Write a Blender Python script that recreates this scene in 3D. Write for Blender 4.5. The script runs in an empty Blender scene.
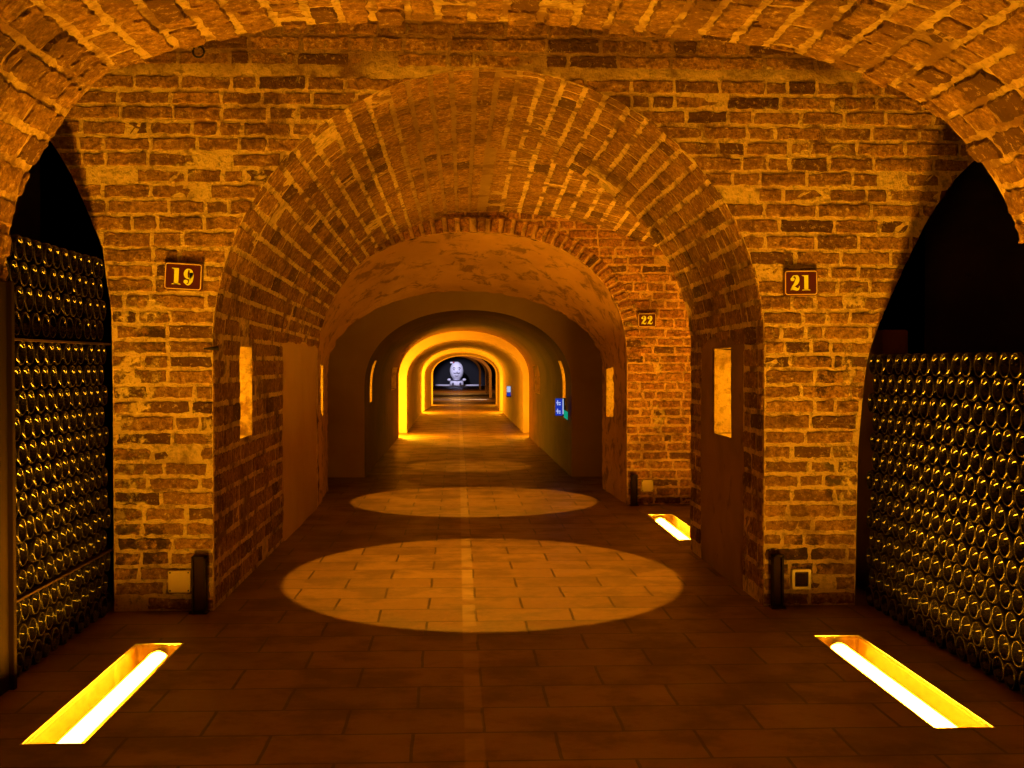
import bpy, bmesh, math, random
import numpy as np
from mathutils import Vector, Matrix

random.seed(7)
rng = np.random.default_rng(11)
sc = bpy.context.scene
C = sc.collection
PI = math.pi

# ------------------------------------------------------------------ materials
def new_mat(name):
    m = bpy.data.materials.new(name)
    m.use_nodes = True
    nt = m.node_tree
    nt.nodes.clear()
    return m, nt


class NT:
    """small wrapper to write node trees tersely"""
    def __init__(self, nt):
        self.nt = nt
        self.co = self.n('ShaderNodeTexCoord').outputs['Object']

    def n(self, t, **kw):
        nd = self.nt.nodes.new(t)
        for k, v in kw.items():
            setattr(nd, k, v)
        return nd

    def put(self, sock, v):
        if v is None:
            return
        if isinstance(v, bpy.types.NodeSocket):
            self.nt.links.new(v, sock)
        else:
            if isinstance(v, (tuple, list)) and len(v) == 3 and sock.type == 'RGBA':
                v = (*v, 1)
            sock.default_value = v

    def math(self, op, a, b=None, c=None, clamp=False):
        nd = self.n('ShaderNodeMath', operation=op, use_clamp=clamp)
        for i, v in enumerate((a, b, c)):
            self.put(nd.inputs[i], v)
        return nd.outputs[0]

    def noise(self, scale, detail=4, rough=.55, vec=None, dist=0.0):
        nd = self.n('ShaderNodeTexNoise')
        self.put(nd.inputs['Vector'], vec or self.co)
        nd.inputs['Scale'].default_value = scale
        nd.inputs['Detail'].default_value = detail
        nd.inputs['Roughness'].default_value = rough
        nd.inputs['Distortion'].default_value = dist
        return nd.outputs['Fac']

    def mapv(self, scale=(1, 1, 1), loc=(0, 0, 0), rot=(0, 0, 0), vec=None):
        nd = self.n('ShaderNodeMapping')
        self.put(nd.inputs['Vector'], vec or self.co)
        nd.inputs['Scale'].default_value = scale
        nd.inputs['Location'].default_value = loc
        nd.inputs['Rotation'].default_value = rot
        return nd.outputs[0]

    def ramp(self, fac, a, b, v0=0.0, v1=1.0):
        nd = self.n('ShaderNodeMapRange', interpolation_type='SMOOTHSTEP')
        for i, v in enumerate((fac, a, b, v0, v1)):
            self.put(nd.inputs[i], v)
        return nd.outputs[0]

    def mix(self, fac, a, b):
        nd = self.n('ShaderNodeMix', data_type='RGBA')
        self.put(nd.inputs[0], fac)
        self.put(nd.inputs[6], a)
        self.put(nd.inputs[7], b)
        return nd.outputs[2]

    def blob(self, c, r0, r1, squash=(1, 1, 1)):
        """1 inside a ragged spot round the point c"""
        v = self.mapv(scale=squash, loc=tuple(-c[i] * squash[i] for i in range(3)))
        ln = self.n('ShaderNodeVectorMath', operation='LENGTH')
        self.put(ln.inputs[0], v)
        d = self.math('ADD', ln.outputs['Value'],
                      self.math('MULTIPLY', self.math('SUBTRACT', self.noise(14, 5, .65), .5), r1 * 1.7))
        return self.math('MULTIPLY', self.ramp(d, (r0 + r1) * .55, r1, 1, 0), self.ramp(self.noise(26, 6, .7), .44, .54))

    def bump(self, h, strength=.5, dist=.01, normal=None):
        nd = self.n('ShaderNodeBump')
        nd.inputs['Strength'].default_value = strength
        nd.inputs['Distance'].default_value = dist
        self.put(nd.inputs['Height'], h)
        if normal is not None:
            self.put(nd.inputs['Normal'], normal)
        return nd.outputs[0]

    def principled(self, color, rough=.8, metal=0.0, normal=None, spec=.3, coat=0.0, emit=None, estr=0.0):
        b = self.n('ShaderNodeBsdfPrincipled')
        self.put(b.inputs['Base Color'], color)
        self.put(b.inputs['Roughness'], rough)
        self.put(b.inputs['Metallic'], metal)
        self.put(b.inputs['Specular IOR Level'], spec)
        if coat:
            b.inputs['Coat Weight'].default_value = coat
        if emit is not None:
            self.put(b.inputs['Emission Color'], emit)
            b.inputs['Emission Strength'].default_value = estr
        if normal is not None:
            self.put(b.inputs['Normal'], normal)
        o = self.n('ShaderNodeOutputMaterial')
        self.nt.links.new(b.outputs[0], o.inputs['Surface'])
        return b


def brick_material(name, ca, cb, cdark, smear_col, smear_at=.66, blobs=(), stains=(), seed=0.0):
    m, nt = new_mat(name)
    t = NT(nt)
    tint = t.n('ShaderNodeAttribute', attribute_name='tint').outputs['Fac']
    vec = t.mapv(loc=(seed, seed * .7, -seed))
    col = t.mix(t.ramp(tint, .15, .95), ca, cb)
    col = t.mix(t.ramp(tint, .16, .03), col, cdark)
    big = t.noise(2.2, 4, .6, vec)
    mid = t.noise(17, 6, .65, vec)
    fine = t.noise(90, 5, .7, vec)
    col = t.mix(t.math('MULTIPLY', t.ramp(mid, .44, .66), .6), col, cdark)
    grain = t.noise(48, 6, .75, vec)
    col = t.mix(t.math('MULTIPLY', t.ramp(grain, .49, .60), .75), col, cdark)
    col = t.mix(t.math('MULTIPLY', t.ramp(grain, .45, .37), .55), col, smear_col)
    # lime smeared over the brick faces
    sm = t.math('ADD', t.noise(11, 8, .78, vec, .5), t.math('MULTIPLY', t.math('SUBTRACT', big, .5), .35))
    mask = t.ramp(sm, smear_at - .055, smear_at + .02)
    for (c, r0, r1, sq) in blobs:
        mask = t.math('MAXIMUM', mask, t.blob(c, r0, r1, sq))
    col = t.mix(t.math('MULTIPLY', mask, .9), col, smear_col)
    for (c, r0, r1, sq) in stains:
        col = t.mix(t.math('MULTIPLY', t.blob(c, r0, r1, sq), .85), col, tuple(x * .35 for x in cdark))
    grime = t.math('MULTIPLY', t.ramp(t.noise(3.1, 6, .68, None, .4), .50, .66), .62)
    col = t.mix(grime, col, tuple(x * .6 for x in cdark))
    h = t.math('ADD', t.math('MULTIPLY', mid, .7), t.math('MULTIPLY', fine, .3))
    h = t.math('ADD', h, t.math('MULTIPLY', mask, .35))
    t.principled(col, .88, 0, t.bump(h, 1.0, .055), .2)
    return m


def mortar_material(name, ca, cdark, dark_at=.52, blobs=(), dark_band=None, seed=0.0, stripe=None):
    m, nt = new_mat(name)
    t = NT(nt)
    vec = t.mapv(loc=(seed, -seed, seed * .6))
    n1 = t.noise(5.0, 6, .65, vec, .3)
    n2 = t.noise(34, 6, .7, vec)
    n3 = t.noise(120, 4, .7, vec)
    col = t.mix(t.ramp(n1, dark_at, dark_at + .12), ca, cdark)
    col = t.mix(t.math('MULTIPLY', t.ramp(n2, .50, .64), .6), col, cdark)
    if stripe is not None:    # dirt-filled joints along the crown (axis, centre, inner, outer)
        sep = t.n('ShaderNodeSeparateXYZ')
        t.put(sep.inputs[0], t.co)
        d = t.math('ABSOLUTE', t.math('SUBTRACT', sep.outputs[stripe[0]], stripe[1]))
        d = t.math('ADD', d, t.math('MULTIPLY', t.math('SUBTRACT', n1, .5), .5))
        col = t.mix(t.math('MULTIPLY', t.ramp(d, stripe[2], stripe[3], 1, 0), .8), col, cdark)
    if dark_band is not None:      # darker joints over a band (axis, start, end)
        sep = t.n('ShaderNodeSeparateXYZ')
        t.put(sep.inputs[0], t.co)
        axis, a, b = dark_band
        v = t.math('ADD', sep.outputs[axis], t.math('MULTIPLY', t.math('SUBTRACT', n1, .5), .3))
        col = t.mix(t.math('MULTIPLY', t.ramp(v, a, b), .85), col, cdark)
    grime = t.math('MULTIPLY', t.ramp(t.noise(3.1, 6, .68, None, .4), .50, .66), .62)
    col = t.mix(grime, col, cdark)
    for (c, r0, r1, sq) in blobs:
        col = t.mix(t.blob(c, r0, r1, sq), col, ca)
    h = t.math('ADD', t.math('MULTIPLY', n2, .7), t.math('MULTIPLY', n3, .3))
    t.principled(col, .92, 0, t.bump(h, 1.0, .055), .15)
    return m


def plaster_material(name, ca, cb, cdark, rough=.85, bump=.5, seed=0.0, wear=.58):
    m, nt = new_mat(name)
    t = NT(nt)
    vec = t.mapv(loc=(seed, seed * 1.3, -seed))
    n1 = t.noise(1.6, 5, .6, vec, .4)
    n2 = t.noise(7, 6, .65, vec, .6)
    n3 = t.noise(60, 5, .7, vec)
    col = t.mix(t.ramp(n1, .35, .65), ca, cb)
    col = t.mix(t.math('MULTIPLY', t.ramp(n2, wear, wear + .12), .7), col, cdark)
    h = t.math('ADD', t.math('MULTIPLY', n2, .8), t.math('MULTIPLY', n3, .2))
    t.principled(col, rough, 0, t.bump(h, bump, .02), .2)
    return m


def plain(name, color, rough=.5, metal=0.0, spec=.5, coat=0.0, nscale=40, namp=.25, bump=.1):
    m, nt = new_mat(name)
    t = NT(nt)
    n = t.noise(nscale, 4, .6)
    col = t.mix(t.math('MULTIPLY', n, namp * 2), color, tuple(x * .45 for x in color))
    t.principled(col, rough, metal, t.bump(n, bump, .003) if bump else None, spec, coat)
    return m


def emitter(name, color, strength):
    m, nt = new_mat(name)
    t = NT(nt)
    e = t.n('ShaderNodeEmission')
    t.put(e.inputs[0], color)
    e.inputs[1].default_value = strength
    o = t.n('ShaderNodeOutputMaterial')
    nt.links.new(e.outputs[0], o.inputs[0])
    return m


BRICK_A, BRICK_B, BRICK_D = (.34, .178, .048), (.50, .275, .075), (.12, .056, .016)
LIME, LIME_D = (.95, .72, .36), (.26, .145, .06)

FACADE_SPOTS = [((-1.335, 4.93, 1.285), .02, .06, (1, 1, 2.4)), ((-1.26, 4.93, 1.20), .03, .10, (1, 1, 1.2)),
                ((-1.29, 4.93, .93), .05, .12, (1.2, 1, .8)), ((-1.32, 4.93, .62), .04, .11, (1.2, 1, .6)),
                ((-1.33, 4.93, .42), .04, .10, (1.2, 1, .8)), ((-1.07, 4.93, 1.80), .02, .07, (1, 1, 1.2)),
                ((1.60, 4.93, .98), .03, .07, (2.2, 1, .55)), ((1.58, 4.93, .55), .03, .10, (1.2, 1, .7)),
                ((1.63, 4.93, 1.26), .01, .05, (1, 1, 1))]
FACADE_STAINS = [((-1.22, 4.93, 1.09), .02, .07, (1, 1, 1)), ((-1.28, 4.93, .26), .06, .16, (1, 1, 1.4)),
                 ((1.54, 4.93, .52), .02, .07, (1.6, 1, .6)), ((1.50, 4.93, .98), .03, .09, (1.6, 1, .6)),
                 ((1.42, 4.93, .20), .04, .12, (1, 1, 1.3)), ((.93, 8.48, .55), .02, .05, (1, 1, 1))]
M = {}
M['brick_facade'] = brick_material('facade_brick', BRICK_A, BRICK_B, BRICK_D, LIME, .665, FACADE_SPOTS, FACADE_STAINS)
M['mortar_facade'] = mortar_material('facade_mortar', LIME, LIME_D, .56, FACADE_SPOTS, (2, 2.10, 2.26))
M['brick_vault'] = brick_material('vault_brick', (.26, .135, .036), (.37, .20, .055), BRICK_D, (.70, .50, .24), .70, seed=3.1)
M['mortar_vault'] = mortar_material('vault_mortar', (.68, .49, .24), LIME_D, .47, seed=2.0)
M['brick_tunnel'] = brick_material('tunnel_brick', (.33, .165, .045), (.45, .24, .07), BRICK_D, LIME, .70, seed=5.3)
M['mortar_tunnel'] = mortar_material('tunnel_mortar', LIME, LIME_D, .50, seed=7.0, stripe=(0, -.02, .16, .38))
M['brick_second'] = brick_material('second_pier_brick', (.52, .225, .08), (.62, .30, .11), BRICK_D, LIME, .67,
                                   [((1.40, 8.48, .98), .02, .06, (1.4, 1, .8)), ((1.40, 8.48, .62), .02, .07, (1.4, 1, .6))], seed=9.4)  # redder light of the second bay put into the brick colour
M['mortar_second'] = mortar_material('second_pier_mortar', (.92, .60, .30), LIME_D, .57, seed=4.0)  # joints reddened too, for the same bay light
M['plaster'] = plaster_material('old_plaster', (.25, .14, .058), (.17, .095, .04), (.10, .055, .025), seed=1.0)
M['plaster_dark'] = plaster_material('dark_plaster', (.18, .072, .026), (.12, .048, .018), (.06, .026, .01), seed=6.0)  # dark plaster tone of the third tunnel and bay backs
M['plaster_arch'] = plaster_material('flaking_arch_plaster', (.60, .35, .14), (.44, .25, .10), (.13, .065, .03), bump=1.0, seed=3.7, wear=.50)
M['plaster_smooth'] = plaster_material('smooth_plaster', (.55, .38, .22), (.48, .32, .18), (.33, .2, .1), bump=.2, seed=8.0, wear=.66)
M['stone_niche'] = mortar_material('rough_niche_stone', (.85, .58, .18), (.40, .22, .05), .55, seed=2.5)
M['gallery'] = plaster_material('gallery_dark', (.11, .075, .05), (.07, .05, .035), (.03, .02, .015), seed=12)  # dark wall tone of the side galleries and third bay
M['black_iron'] = plain('black_iron', (.025, .02, .018), .45, .6)
M['dark_wood'] = plain('dark_wood', (.014, .007, .003), .85, 0, .05, nscale=14)
M['lath_wood'] = plain('lath_wood', (.045, .024, .010), .8, 0, .1, nscale=30)
M['post_metal'] = plain('bronze_post_metal', (.022, .011, .005), .7, 0, .15)
M['post_inner'] = plain('post_inner_face', (.045, .022, .008), .8, 0, .1)
M['plate_tan'] = plain('cover_plate_paint', (.72, .55, .33), .5, 0, .3, nscale=60, namp=.12)
M['socket_white'] = plain('socket_frame_plastic', (.80, .76, .70), .35, 0, .5, namp=.08)
M['socket_dark'] = plain('socket_dark_plastic', (.03, .014, .008), .7, 0, .15)
M['sign_red'] = plain('enamel_oxblood', (.085, .014, .011), .35, 0, .3, nscale=25, namp=.15, bump=.03)
M['sign_yellow'] = plain('enamel_yellow', (.90, 1.0, .12), .35, 0, .3, nscale=50, namp=.06, bump=0)
M['sign_border'] = plain('enamel_border_cream', (.85, .66, .42), .35, 0, .3, nscale=50, namp=.06, bump=0)
M['trough'] = plain('light_trough_amber', (.092, .046, .003), .6, 0, .1, nscale=12, namp=.10, bump=.02)
M['steel'] = plain('brushed_steel_rim', (.55, .5, .42), .35, .9)
M['tube'] = emitter('warm_lamp_tube', (1.0, .42, .010), 480)
M['statue'] = plain('white_statue_stone', (.80, .80, .86), .6, 0, .3, nscale=30, namp=.12)
M['statue_dark'] = plain('statue_dark_marks', (.05, .045, .09), .6)
M['statue_red'] = plain('statue_red_ribbon', (.6, .04, .06), .6)
M['backdrop'] = plain('far_dark_backdrop', (.008, .008, .012), .8, nscale=3)
M['sign_blue'] = emitter('blue_sign_panel', (.03, .08, 1.0), .40)
M['sign_white'] = emitter('white_sign_marks', (.55, .65, 1.0), .75)
M['sign_green'] = emitter('green_sign_light', (.01, .55, .30), .55)
M['slit_glow'] = emitter('slit_glow', (1.0, .5, .10), 2.0)

# bottle glass: dark, glossy, faintly dusty
def bottle_glass():
    m, nt = new_mat('dark_bottle_glass')
    t = NT(nt)
    d = t.noise(120, 4, .6)
    col = t.mix(d, (.005, .004, .002), (.010, .007, .003))
    t.principled(col, t.ramp(d, .3, .7, .03, .06), 0, None, .20)
    return m
M['bottle'] = bottle_glass()
M['dusty'] = plain('dusty_bottle_ring', (.022, .017, .009), .22, 0, .10, nscale=150, namp=.3, bump=0)


def pane_mat():
    m, nt = new_mat('lamp_cover_glass')
    t = NT(nt)
    tr = t.n('ShaderNodeBsdfTransparent')
    tr.inputs[0].default_value = (1, .97, .9, 1)
    gl = t.n('ShaderNodeBsdfGlossy')
    gl.inputs['Roughness'].default_value = .08
    fr = t.n('ShaderNodeFresnel')
    fr.inputs[0].default_value = 1.45
    mx = t.n('ShaderNodeMixShader')
    nt.links.new(t.math('MULTIPLY', fr.outputs[0], .6), mx.inputs[0])
    nt.links.new(tr.outputs[0], mx.inputs[1])
    nt.links.new(gl.outputs[0], mx.inputs[2])
    o = t.n('ShaderNodeOutputMaterial')
    nt.links.new(mx.outputs[0], o.inputs[0])
    return m
M['pane'] = pane_mat()


def floor_mat():
    m, nt = new_mat('stone_paving')
    t = NT(nt)
    warp = t.n('ShaderNodeVectorMath', operation='ADD')
    nz = t.n('ShaderNodeTexNoise')
    t.put(nz.inputs['Vector'], t.co)
    nz.inputs['Scale'].default_value = 5
    sc_ = t.n('ShaderNodeVectorMath', operation='SCALE')
    t.put(sc_.inputs[0], nz.outputs['Color'])
    sc_.inputs['Scale'].default_value = .012
    t.put(warp.inputs[0], t.co)
    t.put(warp.inputs[1], sc_.outputs[0])
    v = t.mapv(loc=(-.07 - .006 + .38 * 20, -.206 - .006, 0), vec=warp.outputs[0])
    br = t.n('ShaderNodeTexBrick', offset=.5)
    t.put(br.inputs['Vector'], v)
    br.inputs['Scale'].default_value = 1
    br.inputs['Brick Width'].default_value = .38
    br.inputs['Row Height'].default_value = .236
    br.inputs['Mortar Size'].default_value = .0055
    br.inputs['Mortar Smooth'].default_value = .3
    br.inputs['Color1'].default_value = (.165, .090, .030, 1)
    br.inputs['Color2'].default_value = (.235, .132, .046, 1)
    br.inputs['Mortar'].default_value = (.05, .028, .012, 1)
    n1 = t.noise(3.5, 6, .65)
    n2 = t.noise(40, 5, .65)
    col = t.mix(t.math('MULTIPLY', t.ramp(n1, .45, .62), .6), br.outputs['Color'], (.085, .045, .018))
    sep = t.n('ShaderNodeSeparateXYZ')
    t.put(sep.inputs[0], t.co)
    # paler inlaid line of small worn setts down the middle
    ax = t.math('ABSOLUTE', t.math('SUBTRACT', sep.outputs[0], .043))
    strip = t.ramp(ax, .022, .030, 1, 0)
    dash = t.ramp(t.noise(6, 2, .5, t.mapv(scale=(.4, 1, 1))), .38, .50)
    strip = t.math('MULTIPLY', strip, dash)
    col = t.mix(t.math('MULTIPLY', strip, .22), col, (.62, .46, .30))
    h = t.math('ADD', t.math('MULTIPLY', t.math('SUBTRACT', 1, br.outputs['Fac']), .8),
               t.math('MULTIPLY', n2, .25))
    rough = t.ramp(n1, .3, .7, .34, .55)
    t.principled(col, rough, 0, t.bump(h, .5, .006), .45)
    return m
M['floor'] = floor_mat()

# ------------------------------------------------------------------ mesh building
class MB:
    def __init__(self):
        self.v, self.f, self.mi, self.tint, self.n = [], [], [], [], 0

    def add(self, verts, faces, mi=0, tint=.5):
        verts = np.asarray(verts, float).reshape(-1, 3)
        o = self.n
        self.v.append(verts)
        self.n += len(verts)
        for f in faces:
            self.f.append([i + o for i in f])
            self.mi.append(mi)
        self.tint.append(np.full(len(verts), tint))

    def grid(self, pts, mi=0, tint=.5, skip=None, flip=False):
        """pts: array (nu, nv, 3)"""
        nu, nv = pts.shape[:2]
        fs = []
        for i in range(nu - 1):
            for j in range(nv - 1):
                if skip is not None and skip(i, j):
                    continue
                q = [i * nv + j, (i + 1) * nv + j, (i + 1) * nv + j + 1, i * nv + j + 1]
                fs.append(q[::-1] if flip else q)
        self.add(pts.reshape(-1, 3), fs, mi, tint)

    def box(self, lo, hi, mi=0, tint=.5):
        x0, y0, z0 = lo
        x1, y1, z1 = hi
        self.add([(x0, y0, z0), (x1, y0, z0), (x1, y1, z0), (x0, y1, z0), (x0, y0, z1), (x1, y0, z1), (x1, y1, z1), (x0, y1, z1)],
                 [(0, 3, 2, 1), (4, 5, 6, 7), (0, 1, 5, 4), (1, 2, 6, 5), (2, 3, 7, 6), (3, 0, 4, 7)], mi, tint)

    def quad(self, a, b, c, d, mi=0):
        self.add([a, b, c, d], [(0, 1, 2, 3)], mi)

    def tube(self, pts, r, seg=10, closed=False):
        pts = [Vector(p) for p in pts]
        n = len(pts)
        rings = []
        for i, p in enumerate(pts):
            if closed:
                tg = (pts[(i + 1) % n] - pts[i - 1]).normalized()
            else:
                tg = (pts[min(i + 1, n - 1)] - pts[max(i - 1, 0)]).normalized()
            up = Vector((0, 0, 1)) if abs(tg.z) < .9 else Vector((1, 0, 0))
            a = tg.cross(up).normalized()
            b = tg.cross(a).normalized()
            rr = r[i] if isinstance(r, (list, tuple)) else r
            rings.append([p + a * (rr * math.cos(2 * PI * k / seg)) + b * (rr * math.sin(2 * PI * k / seg)) for k in range(seg)])
        vs = [v for rg in rings for v in rg]
        fs = []
        m = n if closed else n - 1
        for i in range(m):
            j = (i + 1) % n
            for k in range(seg):
                k2 = (k + 1) % seg
                fs.append((i * seg + k, j * seg + k, j * seg + k2, i * seg + k2))
        if not closed:
            fs.append(tuple(range(seg))[::-1])
            fs.append(tuple(range((n - 1) * seg, n * seg)))
        self.add(vs, fs)

    def lathe(self, prof, seg=28, axis='Z', sx=1, sy=1, ofs=(0, 0, 0)):
        """prof: list of (r, h) revolved about the axis"""
        vs, fs = [], []
        for (r, h) in prof:
            for k in range(seg):
                a = 2 * PI * k / seg
                p = (r * math.cos(a) * sx, r * math.sin(a) * sy, h)
                if axis == 'X':
                    p = (p[2], p[0], p[1])
                if axis == 'Y':
                    p = (p[0], p[2], p[1])
                vs.append((p[0] + ofs[0], p[1] + ofs[1], p[2] + ofs[2]))
        for i in range(len(prof) - 1):
            for k in range(seg):
                k2 = (k + 1) % seg
                fs.append((i * seg + k, i * seg + k2, (i + 1) * seg + k2, (i + 1) * seg + k))
        self.add(vs, fs)

    def prism(self, poly, y0, y1):
        """poly in XZ extruded along Y"""
        n = len(poly)
        vs = [(x, y0, z) for x, z in poly] + [(x, y1, z) for x, z in poly]
        fs = [tuple(range(n)), tuple(range(n, 2 * n))[::-1]]
        for i in range(n):
            j = (i + 1) % n
            fs.append((i, i + n, j + n, j))
        self.add(vs, fs)

    def mesh(self, name, mats, smooth=False):
        me = bpy.data.meshes.new(name)
        v = np.concatenate(self.v)
        me.from_pydata(v.tolist(), [], self.f)
        for mt in (mats if isinstance(mats, (list, tuple)) else [mats]):
            me.materials.append(mt)
        me.polygons.foreach_set('material_index', self.mi)
        at = me.attributes.new('tint', 'FLOAT', 'POINT')
        at.data.foreach_set('value', np.concatenate(self.tint))
        if smooth:
            me.polygons.foreach_set('use_smooth', [True] * len(me.polygons))
        me.update()
        return me

    def build(self, name, mats, parent=None, smooth=False, fix=False):
        me = self.mesh(name, mats, smooth)
        if fix:
            bm = bmesh.new()
            bm.from_mesh(me)
            bmesh.ops.recalc_face_normals(bm, faces=bm.faces)
            bm.to_mesh(me)
            bm.free()
        o = bpy.data.objects.new(name, me)
        C.objects.link(o)
        if parent is not None:
            o.parent = parent
        return o


def tag(o, label, cat, group=None, kind=None):
    o['label'] = label
    o['category'] = cat
    if group:
        o['group'] = group
    if kind:
        o['kind'] = kind
    return o


def struct(o, label, cat):
    return tag(o, label, cat, kind='structure')


def thing(name, label, cat, loc=(0, 0, 0), group=None):
    o = bpy.data.objects.new(name, None)
    o.empty_display_size = .05
    C.objects.link(o)
    o.location = loc
    tag(o, label, cat, group)
    return o


def part(mb, name, mats, parent, smooth=False, fix=True, label=None):
    o = mb.build(name, mats, parent, smooth, fix)
    if label:
        o['label'] = label
    return o


def bevel(o, w=.002, seg=2):
    md = o.modifiers.new('soft_edges', 'BEVEL')
    md.width = w
    md.segments = seg
    md.limit_method = 'ANGLE'
    return o

# ------------------------------------------------------------------ masonry
def lay_bricks(mb, P, inner, v0, v1, course, length, gap, intervals, h=.008, headers=.25, jit=.0022, mi=0,
               end_jitter=0.0, lengthvar=.12, missing=.004, bed=None, rowwise=False):
    """lays individual bricks on the surface P(u, v); rows run along u.
    inner: a point the brick faces look towards; intervals(v) -> [(u0, u1), ...]"""
    bed = gap if bed is None else bed
    row = 0
    v = v0
    while v + course * .6 < v1:
        c = course * (1 + rng.normal(0, .05))
        va, vb = v + bed / 2, min(v + c - bed / 2, v1)
        v += c
        row += 1
        ivs = intervals((va + vb) / 2)
        for k, (a, b) in enumerate(ivs):
            if b - a < .02:
                continue
            if rowwise:
                lo, hi = a, b
            else:
              lo = min(intervals(x)[k][0] if len(intervals(x)) > k else a for x in (va, vb))
              hi = max(intervals(x)[k][1] if len(intervals(x)) > k else b for x in (va, vb))
            b_end = hi + (rng.normal(0, end_jitter) if end_jitter else 0)
            u = lo - (length * .5 if row % 2 else 0) * rng.uniform(.7, 1.1)
            while u < b_end:
                L = length * (1 + rng.normal(0, lengthvar)) * (.52 if rng.random() < headers else 1)
                ua, ub = max(u + gap / 2, lo), min(u + L - gap / 2, b_end)
                u += L
                if ub - ua < .02 or rng.random() < missing:
                    continue
                nu = max(2, int((ub - ua) / .026))
                nv = max(2, int((vb - va) / .020))
                bu = min(.006, (ub - ua) * .12)
                us = np.concatenate([[ua, ua + bu], np.linspace(ua + bu, ub - bu, nu + 1)[1:-1], [ub - bu, ub]])
                bv = min(.006, (vb - va) * .14)
                vs = np.concatenate([[va, va + bv], np.linspace(va + bv, vb - bv, nv + 1)[1:-1], [vb - bv, vb]])
                U, V = np.meshgrid(us, vs, indexing='ij')
                skew = rng.normal(0, .0016)
                U = U + rng.normal(0, jit, U.shape)
                V = V + rng.normal(0, jit, V.shape) + (U - ua) * skew / max(.05, ub - ua)
                if not end_jitter and not rowwise:
                    for jx in range(V.shape[1]):
                        iv = intervals(float(np.clip(vs[jx], v0, v1)))
                        if len(iv) > k:
                            U[:, jx] = np.clip(U[:, jx], iv[k][0], max(iv[k][0], iv[k][1]))
                D = np.full(U.shape, h + rng.normal(0, h * .45))
                D += rng.normal(0, h * .16, U.shape)
                D += (U - ua) / (ub - ua) * rng.normal(0, h * .4)
                D[0, :] = D[-1, :] = D[:, 0] = D[:, -1] = -.0035
                p = P(U, V)
                e = 1e-3
                du = P(U + e, V) - p
                dv = P(U, V + e) - p
                N = np.cross(du, dv)
                N /= np.linalg.norm(N, axis=2, keepdims=True) + 1e-12
                sgn = np.sign(np.sum((np.asarray(inner(p)) - p) * N, axis=2, keepdims=True))
                sgn[sgn == 0] = 1
                mb.grid(p + N * sgn * D[..., None], mi, float(rng.random()))


def breakpoints(a, b, step, extra=()):
    xs = list(np.linspace(a, b, max(2, int(round((b - a) / step)) + 1)))
    xs = [x for x in xs if all(abs(x - e) > step * .25 for e in extra)] + [e for e in extra if a <= e <= b]
    return np.array(sorted(set(xs)))


class Profile:
    """cross-section: left wall, super-elliptic arch, right wall; run by v (about metres)"""
    def __init__(self, xc, a, spring, rise, n=2.0, L=None):
        self.xc, self.a, self.s, self.r, self.n = xc, a, spring, rise, n
        self.L = L if L else PI * math.sqrt((a * a + rise * rise) / 2)
        self.total = 2 * spring + self.L

    def at(self, v, S=None, L=None):
        """v is measured on a profile with wall height S and arch length L"""
        S = self.s if S is None else S
        L = self.L if L is None else L
        v = np.asarray(v, float)
        th = np.clip((v - S) / L, 0, 1) * PI
        c, s = np.cos(th), np.sin(th)
        x = self.xc - self.a * np.sign(c) * np.abs(c) ** (2 / self.n)
        z = self.s + self.r * np.abs(s) ** (2 / self.n)
        z = np.where(v < S, v * self.s / S, z)
        z = np.where(v > S + L, (2 * S + L - v) * self.s / S, z)
        return x, z

    def top(self, x):
        t = np.clip(np.abs((np.asarray(x, float) - self.xc) / self.a), 0, 1)
        return self.s + self.r * (1 - t ** self.n) ** (1 / self.n)

    def half(self, z):
        """half width at height z"""
        if z <= self.s:
            return self.a
        t = (z - self.s) / self.r
        return 0.0 if t >= 1 else self.a * (1 - t ** self.n) ** (1 / self.n)


def loft(A, ya, B, yb):
    S, L = A.s, A.L
    def P(Y, V):
        xa, za = A.at(V, S, L)
        xb, zb = B.at(V, S, L)
        t = np.clip((np.asarray(Y, float) - ya) / (yb - ya), -1, 2)
        return np.stack([xa + (xb - xa) * t, np.asarray(Y, float) + 0 * xa, za + (zb - za) * t], -1)
    return P


def axis_inner(xc, z):
    def f(p):
        q = p.copy()
        q[..., 0] = xc
        q[..., 2] = np.where(p[..., 2] < z, p[..., 2], z)
        return q
    return f


def surface(mb, P, ys, vs, mi=0, holes=(), wob=0.0, off=0.0):
    U, V = np.meshgrid(ys, vs, indexing='ij')
    p = P(U, V)
    if wob:
        p = p + rng.normal(0, wob, p.shape) * np.array([1, .3, 1])
    def skip(i, j):
        y, v = (ys[i] + ys[i + 1]) / 2, (vs[j] + vs[j + 1]) / 2
        return any(h[0] < y < h[1] and h[2] < v < h[3] for h in holes)
    mb.grid(p, mi, .5, skip)


def niche(mb, P, hole, depth, out, mi):
    """the splayed sides and back of a slit cut in the surface P; out: unit vector into the wall"""
    y0, y1, v0, v1 = hole
    out = np.asarray(out, float)
    ny, nv = 6, 10
    ys, vs = np.linspace(y0, y1, ny), np.linspace(v0, v1, nv)
    ds = np.linspace(0, depth, 7)
    for Y in (y0, y1):
        V, Dp = np.meshgrid(vs, ds, indexing='ij')
        p = P(np.full(V.shape, Y), V) + Dp[..., None] * out
        p += rng.normal(0, .004, p.shape) * (Dp[..., None] > 0)
        mb.grid(p, mi)
    for Vv in (v0, v1):
        Yg, Dp = np.meshgrid(ys, ds, indexing='ij')
        p = P(Yg, np.full(Yg.shape, Vv)) + Dp[..., None] * out
        mb.grid(p, mi)
    Yg, V = np.meshgrid(ys, vs, indexing='ij')
    mb.grid(P(Yg, V) + depth * out, mi)


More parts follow.
